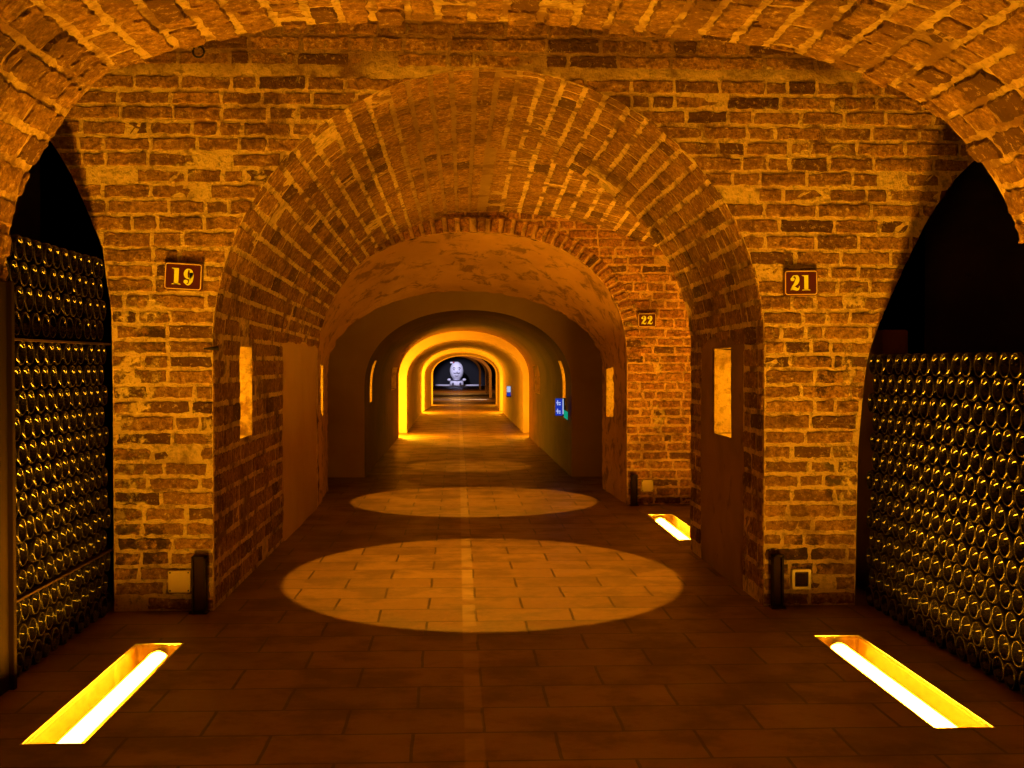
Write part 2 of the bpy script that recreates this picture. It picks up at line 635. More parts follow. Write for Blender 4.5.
def arch_wall(mb, Y, Lout, Rout, prof, zs, mi=0):
    """plane masonry with an arched opening; Lout/Rout: functions of z"""
    rows = []
    for z in zs:
        hw = prof.half(z)
        rows.append((Lout(z), prof.xc - hw, prof.xc + hw, Rout(z)))
    for side in (0, 1):
        nx = 14
        pts = np.zeros((len(zs), nx, 3))
        for i, z in enumerate(zs):
            a, b = (rows[i][0], rows[i][1]) if side == 0 else (rows[i][2], rows[i][3])
            pts[i, :, 0] = np.linspace(a, b, nx)
            pts[i, :, 1] = Y
            pts[i, :, 2] = z
        mb.grid(pts, mi)


def zlist(prof, ztop, step=.06):
    a = list(np.arange(0, prof.s, step)) + [prof.s]
    a += [prof.s + prof.r * math.sin(t) for t in np.linspace(.05, PI / 2, 26)]
    t = prof.s + prof.r
    a += list(np.arange(t + .03, ztop, step)) + [ztop]
    return np.array(sorted(set(round(x, 5) for x in a)))


def polyfn(pts):
    zs = [p[0] for p in pts]
    xs = [p[1] for p in pts]
    return lambda z: float(np.interp(z, zs, xs))

# ------------------------------------------------------------------ key dimensions
Y1, Y2, Y3, Y4, Y5, Y6 = 4.94, 8.49, 10.6, 17.2, 24.9, 28.9
T1 = Profile(.135, 1.117, 1.065, 1.117)                       # first brick tunnel at its mouth
T1B = Profile(.120, 1.090, 1.065, .985, 1.8)                       # the same vault where it meets the second pier
T2 = Profile(.105, 1.075, 1.00, .90, 2.3)                     # plastered arch behind
T2B = Profile(.060, 1.080, .95, .61)
T3 = Profile(.090, .900, .78, .67, 2.15)
T3B = Profile(.080, .865, .78, .63, 2.15)
T4 = Profile(.100, .820, .76, .56, 2.1)
T4B = Profile(.085, .800, .74, .51, 2.1)
T5 = Profile(.085, .768, .71, .495, 2.1)
T5B = Profile(.143, .752, .70, .45, 2.1)
T6 = Profile(.150, .745, .70, .44, 2.1)

LAMPS = [(-1.140, -.978, 3.226, 4.36, 1), (1.300, 1.462, 3.26, 4.38, -1), (1.240, 1.402, 6.80, 7.92, -1),
         (-1.140, -.978, -.32, .81, 1), (1.300, 1.462, -.29, .83, -1)]  # this pair is unseen, added in the row's rhythm to fill the brick face

# ------------------------------------------------------------------ floor
mb = MB()
xs = sorted(set([-4, 4] + [x for l in LAMPS for x in l[:2]]))
ys = sorted(set([-2.0, 54] + [y for l in LAMPS for y in l[2:4]]))
for i in range(len(xs) - 1):
    for j in range(len(ys) - 1):
        cx, cy = (xs[i] + xs[i + 1]) / 2, (ys[j] + ys[j + 1]) / 2
        if any(l[0] < cx < l[1] and l[2] < cy < l[3] for l in LAMPS):
            continue
        mb.quad((xs[i], ys[j], 0), (xs[i + 1], ys[j], 0), (xs[i + 1], ys[j + 1], 0), (xs[i], ys[j + 1], 0))
struct(mb.build('floor', M['floor']), 'dark rectangular stone paving running the length of the cellar', 'floor')

# ------------------------------------------------------------------ near vault overhead
near_pts = [(-1.385, -.02), (-1.39, .6), (-1.388, 1.2), (-1.372, 1.38), (-1.35, 1.48), (-1.312, 1.58), (-1.245, 1.676), (-1.17, 1.79), (-1.07, 1.885),
            (-.857, 1.962), (-.567, 2.03), (-.20, 2.055), (.25, 2.055), (.705, 2.015), (1.02, 1.98), (1.29, 1.90), (1.42, 1.84),
            (1.53, 1.765), (1.64, 1.65), (1.715, 1.54), (1.775, 1.41), (1.80, 1.25), (1.80, .6), (1.80, -.02)]
np_a = np.array(near_pts)
seglen = np.concatenate([[0], np.cumsum(np.linalg.norm(np.diff(np_a, axis=0), axis=1))])
NEAR_L = seglen[-1]
def P_near(Y, V):
    V = np.clip(np.asarray(V, float), 0, NEAR_L)
    x = np.interp(V, seglen, np_a[:, 0])
    z = np.interp(V, seglen, np_a[:, 1])
    return np.stack([x, np.asarray(Y, float) + 0 * x, z], -1)
v_l, v_r = seglen[2], seglen[21]
def near_end(v):
    if v < v_l:
        return 3.755
    if v > v_r - .12:
        return 3.46
    return 3.80
mb = MB()
vs = breakpoints(0, NEAR_L, .05)
for j in range(len(vs) - 1):      # bedding surface strip by strip, each ending where its course ends
    e = near_end((vs[j] + vs[j + 1]) / 2) - .004
    U, V = np.meshgrid(np.linspace(-1.5, e, 30), vs[j:j + 2], indexing='ij')
    mb.grid(P_near(U, V), 1)
lay_bricks(mb, P_near, axis_inner(.2, .9), 0.02, NEAR_L - .02, .102, .20, .014, lambda v: [(.9, near_end(v))], h=.007,
           headers=.45, jit=.0042, end_jitter=.010, bed=.021)
# outer end of the vault shell
outer = np_a + np.array([[0, 0]] + [[0, 0]] * (len(np_a) - 1))
ring_in, ring_out = [], []
for i, (x, z) in enumerate(near_pts):
    d = Vector((x - .2, max(0, z - .9) * 1.2)).normalized()
    e = near_end(seglen[i]) - .006
    ring_in.append((x, e, z))
    ring_out.append((x + d.x * .30, e, z + d.y * .30))
mb.grid(np.array([ring_in, ring_out]), 0)
struct(mb.build('ceiling_near_vault', [M['brick_vault'], M['mortar_vault']]), 'rough brick barrel vault overhead in the foreground', 'vault')

# ------------------------------------------------------------------ first brick face (piers 19 and 21)
LoutF = polyfn([(0, -1.378), (.85, -1.378), (1.22, -1.382), (1.325, -1.400), (1.45, -1.414), (1.525, -1.442), (1.635, -1.487),
                (1.755, -1.54), (1.865, -1.605), (2.0, -1.72), (2.2, -1.8), (2.6, -1.8)])
RoutF = polyfn([(0, 1.632), (.64, 1.642), (.94, 1.668), (1.037, 1.684), (1.2, 1.744), (1.397, 1.832), (1.6, 1.934), (1.76, 2.045),
                (1.86, 2.155), (2.0, 2.28), (2.2, 2.35), (2.6, 2.35)])
mb = MB()
zs = zlist(T1, 2.52, .05)
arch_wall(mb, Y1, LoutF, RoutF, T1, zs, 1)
# returns of the pier into the side galleries
for fn in (LoutF, RoutF):
    zz = np.linspace(0, 2.52, 40)
    pts = np.array([[(fn(z), Y1 + d, z) for d in (0, .2, .45)] for z in zz])
    mb.grid(pts, 1)
def P_face(y):
    return lambda U, V: np.stack([np.asarray(U, float), np.full(np.shape(U), y, float), np.asarray(V, float)], -1)
to_cam = lambda p: p + np.array([0, -1.0, 0])
crown1 = T1.s + T1.r
def iv_face(v):
    hw = T1.half(v)
    if hw <= .02:
        return [(LoutF(v), RoutF(v))]
    return [(LoutF(v), T1.xc - hw), (T1.xc + hw, RoutF(v))]
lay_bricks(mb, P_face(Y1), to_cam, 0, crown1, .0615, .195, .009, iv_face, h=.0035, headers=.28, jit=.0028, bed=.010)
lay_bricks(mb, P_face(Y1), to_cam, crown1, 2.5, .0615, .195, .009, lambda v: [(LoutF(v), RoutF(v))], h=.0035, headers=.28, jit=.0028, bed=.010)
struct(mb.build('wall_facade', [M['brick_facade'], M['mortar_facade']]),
       'brick wall with the first arch, carrying number plates 19 and 21', 'wall')

# ------------------------------------------------------------------ first tunnel: brick walls and vault to the second pier
P1 = loft(T1, Y1, T1B, Y2)
TL, S1 = T1.total, T1.s
YR = 6.42                                     # right-hand wall stops here, opening into the second bay
v_crown = S1 + T1.L * .5
HOLE_L = (5.53, 5.85, .655, 1.070)
HOLE_R = (5.50, 5.86, TL - 1.065, TL - .655)
def yend(v):
    return Y2 if v < v_crown + .055 else YR
mb = MB()
ysl = breakpoints(Y1, Y2, .15, (HOLE_L[0], HOLE_L[1]))
vl = breakpoints(0, v_crown, .06, (HOLE_L[2], HOLE_L[3]))
surface(mb, P1, ysl, vl, 1, [HOLE_L])
ysr = breakpoints(Y1, YR, .15, (HOLE_R[0], HOLE_R[1]))
vr = breakpoints(v_crown, TL, .06, (HOLE_R[2], HOLE_R[3]))
surface(mb, P1, ysr, vr, 1, [HOLE_R])
def iv_t1(v):
    if v < 1.10:                    # left: slit, then the plaster panel
        if HOLE_L[2] - .01 < v < HOLE_L[3] + .01:
            return [(Y1, HOLE_L[0]), (HOLE_L[1], 6.83)]
        return [(Y1, 6.83)]
    if v > TL - 1.10:               # right: plaster skim between two strips of bare brick
        return [(Y1, 5.28), (6.15, YR)]
    for h in (HOLE_L, HOLE_R):
        if h[2] - .01 < v < h[3] + .01:
            return [(Y1, h[0]), (h[1], yend(v))]
    return [(Y1, yend(v))]
lay_bricks(mb, P1, axis_inner(.135, 1.0), .01, TL - .01, .093, .20, .012, iv_t1, rowwise=True, h=.004, headers=.4, jit=.0025, bed=.017)
niche(mb, P1, HOLE_L, .34, (-1, 0, 0), 2)
niche(mb, P1, HOLE_R, .34, (1, 0, 0), 2)
# end face of the right-hand wall, looking into the second bay
arcv = np.linspace(v_crown, TL, 40)
pr = P1(np.full(40, YR), arcv)
po = pr.copy()
po[:, 0] += .42
mb.grid(np.stack([pr, po], 0), 0)
struct(mb.build('ceiling_brick_tunnel', [M['brick_tunnel'], M['mortar_tunnel'], M['stone_niche']]),
       'brick barrel vault and side walls behind the first arch', 'vault')

# plaster skims on the tunnel walls
def ragged_panel(name, xw, y0, y1, z0, z1, side, label, mat, hole=None):
    mb = MB()
    ny, nz = 34, 40
    ysn = breakpoints(y0, y1, (y1 - y0) / ny, hole[:2] if hole else ())
    zsn = breakpoints(z0, z1, (z1 - z0) / nz, hole[2:] if hole else ())
    ph = rng.uniform(0, 6, 8)
    pts = np.zeros((len(ysn), len(zsn), 3))
    for i, y in enumerate(ysn):
        for j, z in enumerate(zsn):
            edge = min((y - y0), (y1 - y), (z1 - z) * 1.0)
            w = .018 * math.sin(9 * z + ph[0]) + .012 * math.sin(23 * z + ph[1]) + .008 * math.sin(51 * z + ph[2])
            w2 = .014 * math.sin(11 * y + ph[3]) + .01 * math.sin(29 * y + ph[4])
            yy = y + (w if (i == 0 or i == len(ysn) - 1) else 0)
            zz = z + (w2 if j == len(zsn) - 1 else 0)
            d = .006 + .002 * math.sin(7 * y + 5 * z) + rng.normal(0, .0012)
            if i in (0, len(ysn) - 1) or j == len(zsn) - 1:
                d = -.004
            pts[i, j] = ((xw if side < 0 else xw - .042 * (yy - Y1) / (Y2 - Y1)) - side * d, yy, zz)
    def skip(i, j):
        if not hole:
            return False
        y, z = (ysn[i] + ysn[i + 1]) / 2, (zsn[j] + zsn[j + 1]) / 2
        return hole[0] < y < hole[1] and hole[2] < z < hole[3]
    mb.grid(pts, 0, .5, skip)
    return struct(mb.build(name, mat, smooth=True), label, 'plaster')
ragged_panel('trim_1', T1.xc + T1.a, 5.27, 6.16, .0, 1.13, 1, 'flaking plaster skim round the right-hand lit slit', M['plaster'],
             (HOLE_R[0] + .0, HOLE_R[1] - .0, .655, 1.065))
ragged_panel('trim_2', T1.xc - T1.a + .012, 6.82, 8.42, .0, 1.13, -1, 'smooth plaster panel low on the left tunnel wall', M['plaster_smooth'])

# ------------------------------------------------------------------ second bay: its vault on the right, second pier (22)
BV = Profile(.130, 1.78, 1.065, 1.062)
BV2 = Profile(.120, 1.90, 1.065, .985)
PB = loft(BV, YR, BV2, Y2)
mb = MB()
vb0, vb1 = BV.s + BV.L * .5, BV.s + BV.L * .93
surface(mb, PB, breakpoints(YR - .02, Y2, .2), breakpoints(vb0, vb1, .06), 1)
lay_bricks(mb, PB, axis_inner(.135, 1.0), vb0 + .05, vb1, .093, .20, .012, lambda v: [(YR, Y2)], h=.004, headers=.4, bed=.017)
struct(mb.build('ceiling_second_bay', [M['brick_tunnel'], M['mortar_tunnel']]), 'brick vault over the second bay, seen through the first arch', 'vault')

RING = .105
T2R = Profile(T2.xc, T2.a + RING, T2.s, T2.r + RING, 2.25)
mb = MB()
LoutS, RoutS = (lambda z: -1.25), (lambda z: 1.95)
arch_wall(mb, Y2, LoutS, RoutS, T2, zlist(T2, 2.4, .06), 1)
crown2 = T2R.s + T2R.r
def iv_second(v):
    hw = T2.half(v) if v < 1.18 else T2R.half(v)
    if hw < .02:
        return [(-.9, 1.95)]
    return [(T2.xc + hw, 1.95)]
lay_bricks(mb, P_face(Y2), to_cam, 0, 2.3, .0615, .185, .009, iv_second, h=.0035, headers=.28, jit=.0028, bed=.010)
# ring of bricks on end round the arch
def P_ring(U, V):
    f = np.clip(np.asarray(V, float), 0, 1)
    xi, zi = T2.at(T2.s + T2.L * f)
    xo, zo = T2R.at(T2R.s + T2R.L * f)
    t = np.asarray(U, float)
    return np.stack([xi + (xo - xi) * t, np.full(np.shape(t + f), Y2, float), zi + (zo - zi) * t], -1)
nvou = 46
for k in range(13, nvou):
    f0, f1 = k / nvou + .0035, (k + 1) / nvou - .0035
    us = np.array([.02, .08, .35, .65, .92, .98])
    vs_ = np.array([f0, f0 + .002, (f0 + f1) / 2, f1 - .002, f1])
    U, V = np.meshgrid(us, vs_, indexing='ij')
    p = P_ring(U + rng.normal(0, .02, U.shape), V)
    D = np.full(U.shape, .012) + rng.normal(0, .0015, U.shape)
    D[0, :] = D[-1, :] = D[:, 0] = D[:, -1] = -.004
    p[..., 1] -= D
    mb.grid(p, 0, float(rng.random()))
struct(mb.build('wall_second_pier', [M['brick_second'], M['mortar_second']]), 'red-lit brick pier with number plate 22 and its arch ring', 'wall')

# plastered arch behind the second pier
P2 = loft(T2, Y2, T2B, 9.6)
L2 = T2.total
HOLE_L2 = (8.80, 9.06, .62, 1.0)
HOLE_R2 = (9.05, 9.40, L2 - .99, L2 - .60)
mb = MB()
surface(mb, P2, breakpoints(Y2, 9.6, .06, HOLE_L2[:2] + HOLE_R2[:2]), breakpoints(0, L2, .05, HOLE_L2[2:] + HOLE_R2[2:]), 0,
        [HOLE_L2, HOLE_R2], wob=.005)
niche(mb, P2, HOLE_L2, .3, (-1, 0, 0), 1)
niche(mb, P2, HOLE_R2, .3, (1, 0, 0), 1)
arcv = np.linspace(0, L2, 80)
pr = P2(np.full(80, 9.6), arcv)
po = pr.copy()
po[:, 0] = T2B.xc + (po[:, 0] - T2B.xc) * 1.35
po[:, 2] = np.where(pr[:, 2] > .9, pr[:, 2] + .35, pr[:, 2])
mb.grid(np.stack([pr, po], 0), 0)
struct(mb.build('ceiling_plaster_arch', [M['plaster_arch'], M['stone_niche']], smooth=True), 'flaking plastered arch behind the second pier', 'vault')

# ------------------------------------------------------------------ deeper tunnels
def deep_tunnel(name, A, ya, B, yb, mat, label, holes=()):
    P = loft(A, ya, B, yb)
    mb = MB()
    ex_y = tuple(y for h in holes for y in h[:2])
    ex_v = tuple(v for h in holes for v in h[2:4])
    surface(mb, P, breakpoints(ya, yb, .25, ex_y), breakpoints(0, A.total, .05, ex_v), 0, holes)
    for h in holes:
        side = -1 if h[2] < A.total / 2 else 1
        niche(mb, P, h[:4], .22, (side, 0, 0), 1)
    struct(mb.build(name, [mat, M['stone_niche']], smooth=True), label, 'vault')
    return P

def face(name, Y, prof, half, ztop, mat, label):
    mb = MB()
    arch_wall(mb, Y, lambda z: prof.xc - half, lambda z: prof.xc + half, prof, zlist(prof, ztop))
    struct(mb.build(name, mat), label, 'wall')

def bay_box(name, y0, y1, half, ztop, mat, label):
    mb = MB()
    x0, x1 = .08 - half, .08 + half
    mb.quad((x0, y0, 0), (x0, y1, 0), (x0, y1, ztop), (x0, y0, ztop))
    mb.quad((x1, y0, 0), (x1, y0, ztop), (x1, y1, ztop), (x1, y1, 0))
    mb.quad((x0, y0, ztop), (x0, y1, ztop), (x1, y1, ztop), (x1, y0, ztop))
    struct(mb.build(name, mat), label, 'wall')

L3 = T3.total
H3 = [(11.22, 11.50, .63, 1.04), (14.6, 15.6, .66, .95), (11.15, 11.45, L3 - 1.04, L3 - .60), (14.3, 15.1, L3 - .98, L3 - .62)]
face('wall_third_face', Y3, T3, 1.75, 1.95, M['plaster_smooth'], 'dim plastered wall round the third arch')
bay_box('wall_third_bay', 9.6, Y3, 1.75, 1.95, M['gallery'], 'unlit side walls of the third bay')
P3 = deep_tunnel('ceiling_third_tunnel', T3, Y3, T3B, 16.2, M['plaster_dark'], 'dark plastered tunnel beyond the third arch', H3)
face('wall_fourth_face', Y4, T4, 1.3, 1.62, M['plaster_smooth'], 'bright yellow-lit wall round the fourth arch')
bay_box('wall_fourth_bay', 16.2, Y4, 1.3, 1.62, M['plaster_smooth'], 'side walls of the lit fourth bay')
mb = MB()
arch_wall(mb, 16.2, lambda z: -1.22, lambda z: 1.38, T3B, zlist(T3B, 1.62))
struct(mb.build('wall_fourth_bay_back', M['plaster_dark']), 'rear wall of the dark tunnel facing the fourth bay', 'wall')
L4 = T4.total
deep_tunnel('ceiling_fourth_tunnel', T4, Y4, T4B, 24.0, M['plaster_smooth'], 'orange-lit plastered tunnel beyond the fourth arch')
face('wall_fifth_face', Y5, T5, 1.2, 1.5, M['plaster_smooth'], 'lit wall round the fifth arch')
bay_box('wall_fifth_bay', 24.0, Y5, 1.2, 1.5, M['plaster_smooth'], 'side walls of the fifth bay')
mb = MB()
arch_wall(mb, 24.0, lambda z: -1.12, lambda z: 1.28, T4B, zlist(T4B, 1.5))
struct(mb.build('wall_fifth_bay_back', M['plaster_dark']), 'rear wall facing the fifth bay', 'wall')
deep_tunnel('ceiling_fifth_tunnel', T5, Y5, T5B, 28.0, M['plaster_smooth'], 'short plastered tunnel beyond the fifth arch')
face('wall_sixth_face', Y6, T6, 1.2, 1.5, M['plaster_smooth'], 'farthest lit arch before the end hall')
bay_box('wall_sixth_bay', 28.0, Y6, 1.2, 1.5, M['plaster_smooth'], 'side walls of the sixth bay')
mb = MB()
arch_wall(mb, 28.0, lambda z: -1.12, lambda z: 1.28, T5B, zlist(T5B, 1.5))
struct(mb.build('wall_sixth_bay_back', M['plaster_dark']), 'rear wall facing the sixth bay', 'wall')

# end hall: ribs along the right, dark backdrop
for k, (yy, xr, zt) in enumerate([(34.0, .864, 1.17), (39.0, .88, 1.19), (45.0, .775, 1.20)]):
    A = Profile(-.10, xr + .10, .62, zt - .62, 2.1)
    B = Profile(-.10, xr + .175, .62, zt - .53, 2.1)
    v = np.linspace(0, A.total, 70)
    fr = []
    for (prof_, dy) in ((A, .5), (A, 0), (B, 0), (B, .5)):
        x, z = prof_.at(v, A.s, A.L)
        fr.append(np.stack([x, np.full(70, yy + dy), z], -1))
    mb = MB()
    mb.grid(np.array(fr + [fr[0]]))
    struct(mb.build('wall_hall_rib', M['plaster_smooth']), ['nearest', 'middle', 'farthest'][k] + ' orange-lit rib arch in the end hall', 'arch')
mb = MB()
mb.box((-2.2, 52.0, 0), (2.4, 52.2, 1.9))
struct(mb.build('wall_far_end', M['backdrop']), 'black backdrop wall at the far end behind the white bust', 'wall')
mb = MB()
mb.box((-.95, 51.2, 0), (.98, 51.9, .055))
struct(mb.build('trim_3', M['statue']), 'pale low step along the foot of the far backdrop', 'step')

# ------------------------------------------------------------------ side galleries behind the bottle stacks
def gallery(name, x0, x1, y0, y1, zt, label):
    mb = MB()
    mb.quad((x0, y0, 0), (x1, y0, 0), (x1, y0, zt), (x0, y0, zt))
    mb.quad((x0, y1, 0), (x0, y1, zt), (x1, y1, zt), (x1, y1, 0))
    far = x0 if abs(x0) > abs(x1) else x1
    mb.quad((far, y0, 0), (far, y1, 0), (far, y1, zt), (far, y0, zt))
    ths = np.linspace(0, PI, 14)
    pts = np.array([[(x, (y0 + y1) / 2 - (y1 - y0) / 2 * math.cos(t), zt - .35 + .35 * math.sin(t)) for t in ths] for x in np.linspace(x0, x1, 6)])
    mb.grid(pts)
    struct(mb.build(name, M['gallery']), label, 'wall')
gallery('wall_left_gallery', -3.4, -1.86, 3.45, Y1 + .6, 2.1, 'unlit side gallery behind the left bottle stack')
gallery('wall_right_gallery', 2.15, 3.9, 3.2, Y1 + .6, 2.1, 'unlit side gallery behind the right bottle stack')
mb = MB()
mb.box((-3.4, 3.9, 2.53), (3.9, Y1 + .4, 2.6))
struct(mb.build('ceiling_first_bay', M['brick_vault']), 'flat crown of the first bay above the brick face', 'ceiling')
mb = MB()   # rough masonry shelf seen over the right stack
pts = []
mb.box((1.765, Y1 + .06, .0), (1.875, Y1 + .4, 1.135))
bevel(struct(mb.build('trim_4', M['plaster_dark']), 'rough plastered block behind the right bottle stack', 'masonry'), .012)

# ------------------------------------------------------------------ bottles
def bottle_mesh():
    R = .0432
    prof = []
    # punt (deep concave base), rounded standing ring, body, shoulder, neck, lip; h runs into the stack
    for t in np.linspace(0, 1, 10):
        prof.append((.0006 + .0334 * math.sin(t * PI / 2), .030 * math.cos(t * PI / 2) ** 1.3 + .0012))
    prof += [(.0350, -.0006), (.0362, -.0018), (.0375, -.0020), (.0387, -.0012), (.0398, .0006), (.0412, .0034), (.0424, .0066), (R, .011), (R, .014)]
    prof += [(R, .06), (R, .15), (.0425, .172), (.038, .198), (.029, .226), (.021, .252), (.0165, .276), (.0150, .292), (.0172, .295), (.0172, .305), (.0148, .307), (.0005, .3075)]
    mb = MB()
    mb.lathe(prof, 32, 'X')
    for i in range(10, 14):           # dusty standing ring
        mb.mi[i * 32:(i + 1) * 32] = [1] * 32
    me = mb.mesh('wine_bottle', [M['bottle'], M['dusty']], True)
    bm = bmesh.new()
    bm.from_mesh(me)
    bmesh.ops.remove_doubles(bm, verts=bm.verts, dist=1e-5)
    bmesh.ops.recalc_face_normals(bm, faces=bm.faces)
    bm.to_mesh(me)
    bm.free()
    return me
BOT = bottle_mesh()
ORD = ['first', 'second', 'third', 'fourth', 'fifth', 'sixth', 'seventh', 'eighth', 'ninth', 'tenth', 'eleventh', 'twelfth',
       'thirteenth', 'fourteenth', 'fifteenth', 'sixteenth', 'seventeenth', 'eighteenth', 'nineteenth', 'twentieth']
SP, RH = .0910, .0810
spots = []
LATHS = []
for side, xf, y_near, n_rows, lath_rows in ((-1, -1.385, 3.80, 17, (3, 13)), (1, 1.672, 3.52, 13, ())):
    z = .046
    for r in range(n_rows):
        if r in lath_rows:
            LATHS.append((side, xf, z - .046 + .006))
            z += .012
        off = 0 if r % 2 == 0 else SP / 2
        k = 0
        y = Y1 - .049 - off
        while y > y_near:
            yy = y + rng.normal(0, .0005)
            spots.append((side, xf + rng.normal(0, .003) + side * z * (.014 if side < 0 else .016), yy, z + rng.normal(0, .0004), r, k))
            y -= SP
            k += 1
        z += RH if side < 0 else .0787
spots.sort(key=lambda s: (s[1] ** 2 + s[2] ** 2 + (s[3] - 1) ** 2) + (.0 if s[0] > 0 else .25))
KEEP = 300
first = True
for (side, x, y, z, r, k) in spots[:KEEP]:
    o = bpy.data.objects.new('wine_bottle', BOT)
    C.objects.link(o)
    o.location = (x, y, z)
    o.rotation_euler = (rng.uniform(0, 6.28), 0, 0 if side > 0 else PI)
    rw = 'bottom row' if r == 0 else ORD[r] + ' row up'
    tag(o, 'dark bottle base in the %s stack, %s, %s from the brick pier' % ('right' if side > 0 else 'left', rw, ORD[k]), 'bottle',
        'bottles in the %s stack' % ('right' if side > 0 else 'left'))
bv = np.array([v.co[:] for v in BOT.vertices])
bf = [list(p.vertices) for p in BOT.polygons]
bmi = [p.material_index for p in BOT.polygons]
mb = MB()
for (side, x, y, z, r, k) in spots[KEEP:]:
    v = bv.copy()
    if side < 0:
        v[:, 0] *= -1
        v[:, 1] *= -1
    mb.add(v + np.array([x, y, z]), bf)
    mb.mi[-len(bmi):] = bmi
if mb.n:
    tag(mb.build('stacked_bottles', [M['bottle'], M['dusty']], smooth=True), 'shadowed far bottle ends filling the rest of the two stacks', 'bottles', kind='stuff')

# laths laid between the layers of the left stack
for i, (side, xf, z) in enumerate(LATHS):
    mb = MB()
    mb.box((xf - .02, 3.78, z - .004), (xf + .004, Y1 - .01, z + .004))
    bevel(tag(mb.build('wooden_lath', M['lath_wood']), ['thin wooden lath between layers low in the left bottle stack',
              'thin wooden lath between layers high in the left bottle stack'][i], 'lath'), .0015)
# upright board at the near stack end, plus panel added to darken the wall
mb = MB()
mb.box((-1.379, 3.762, 0), (-1.350, 3.787, 1.245))
mb.box((-1.379, 2.2, 0), (-1.366, 3.775, 1.245))
bevel(struct(mb.build('trim_5', M['dark_wood']), 'dark board at the near end of the left stack, with added wall-darkening panel', 'boarding'), .003)
# ------------------------------------------------------------------ recessed floor lights
def floor_light(x0, x1, y0, y1, s, label):
    cx, cy = (x0 + x1) / 2, (y0 + y1) / 2
    t = thing('floor_light', label, 'floor light', (cx, cy, 0), 'recessed floor lights')
    w, l, d = (x1 - x0) / 2, (y1 - y0) / 2, .085
    mb = MB()
    mb.quad((-w, -l, -d), (w, -l, -d), (w, l, -d), (-w, l, -d))
    mb.quad((-w, -l, -d), (-w, l, -d), (-w, l, 0), (-w, -l, 0))
    mb.quad((w, -l, -d), (w, -l, 0), (w, l, 0), (w, l, -d))
    mb.quad((-w, -l, -d), (-w, -l, 0), (w, -l, 0), (w, -l, -d))
    mb.quad((-w, l, -d), (w, l, -d), (w, l, 0), (-w, l, 0))
    part(mb, 'trough', M['trough'], t, fix=False)
    tx = s * (w - .074)
    mb = MB()
    mb.tube([(tx, -l + .02, -.031), (tx, l - .045, -.031)], .0165, 16)
    mb.v[-1] = (mb.v[-1] - np.array([tx, 0, -.031])) * np.array([1.75, 1, .85]) + np.array([tx, 0, -.031])
    tb = part(mb, 'lamp_tube', M['tube'], t, True, label='glowing lamp tube')
    mb = MB()
    for yy in (-l + .013, l - .032):
        mb.tube([(tx, yy - .012, -.031), (tx, yy + .012, -.031)], .018, 12)
    part(mb, 'end_cap', M['steel'], t)
    mb = MB()
    mb.box((-w + .001, -l + .001, -.006), (w - .001, l - .001, -.001))
    part(mb, 'cover_glass', M['pane'], t)
    mb = MB()
    f = .005
    mb.box((-w - f, -l - f, -.004), (w + f, -l, .0015))
    mb.box((-w - f, l, -.004), (w + f, l + f, .0015))
    mb.box((-w - f, -l, -.004), (-w, l, .0015))
    mb.box((w, -l, -.004), (w + f, l, .0015))
    part(mb, 'rim', M['steel'], t)
floor_light(*LAMPS[0], 'glowing recessed floor light beside the left bottle stack')
floor_light(*LAMPS[1], 'glowing recessed floor light beside the right bottle stack')
floor_light(*LAMPS[3], 'unseen recessed floor light added near left, repeating the row to fill the brick face')
floor_light(*LAMPS[4], 'unseen recessed floor light added near right, repeating the row to fill the brick face')
floor_light(*LAMPS[2], 'farther recessed floor light in front of the pier numbered 22')

# ------------------------------------------------------------------ number plates
def ribbon(mb, pts, y0, y1, sx, sz, ox, oz):
    """flat stroke through (x, z, width) points"""
    P = [Vector((p[0], p[1])) for p in pts]
    L, R = [], []
    for i, p in enumerate(P):
        d = (P[min(i + 1, len(P) - 1)] - P[max(i - 1, 0)]).normalized()
        n = Vector((-d.y, d.x)) * pts[i][2] / 2
        L.append(p + n)
        R.append(p - n)
    for i in range(len(P) - 1):
        q = [L[i], R[i], R[i + 1], L[i + 1]]
        mb.prism([(ox + v.x * sx, oz + v.y * sz) for v in q], y0, y1)

def smooth_path(pts, n=8):
    out = []
    for i in range(len(pts) - 1):
        p0, p1, p2, p3 = (np.array(pts[max(0, min(len(pts) - 1, j))]) for j in (i - 1, i, i + 1, i + 2))
        for k in range(n):
            t = k / n
            out.append(tuple(.5 * ((2 * p1) + (-p0 + p2) * t + (2 * p0 - 5 * p1 + 4 * p2 - p3) * t * t + (-p0 + 3 * p1 - 3 * p2 + p3) * t ** 3)))
    out.append(tuple(pts[-1]))
    return out

def disc(cx, cz, rx, rz, n=20):
    return [(cx + rx * math.cos(2 * PI * k / n), cz + rz * math.sin(2 * PI * k / n)) for k in range(n)]

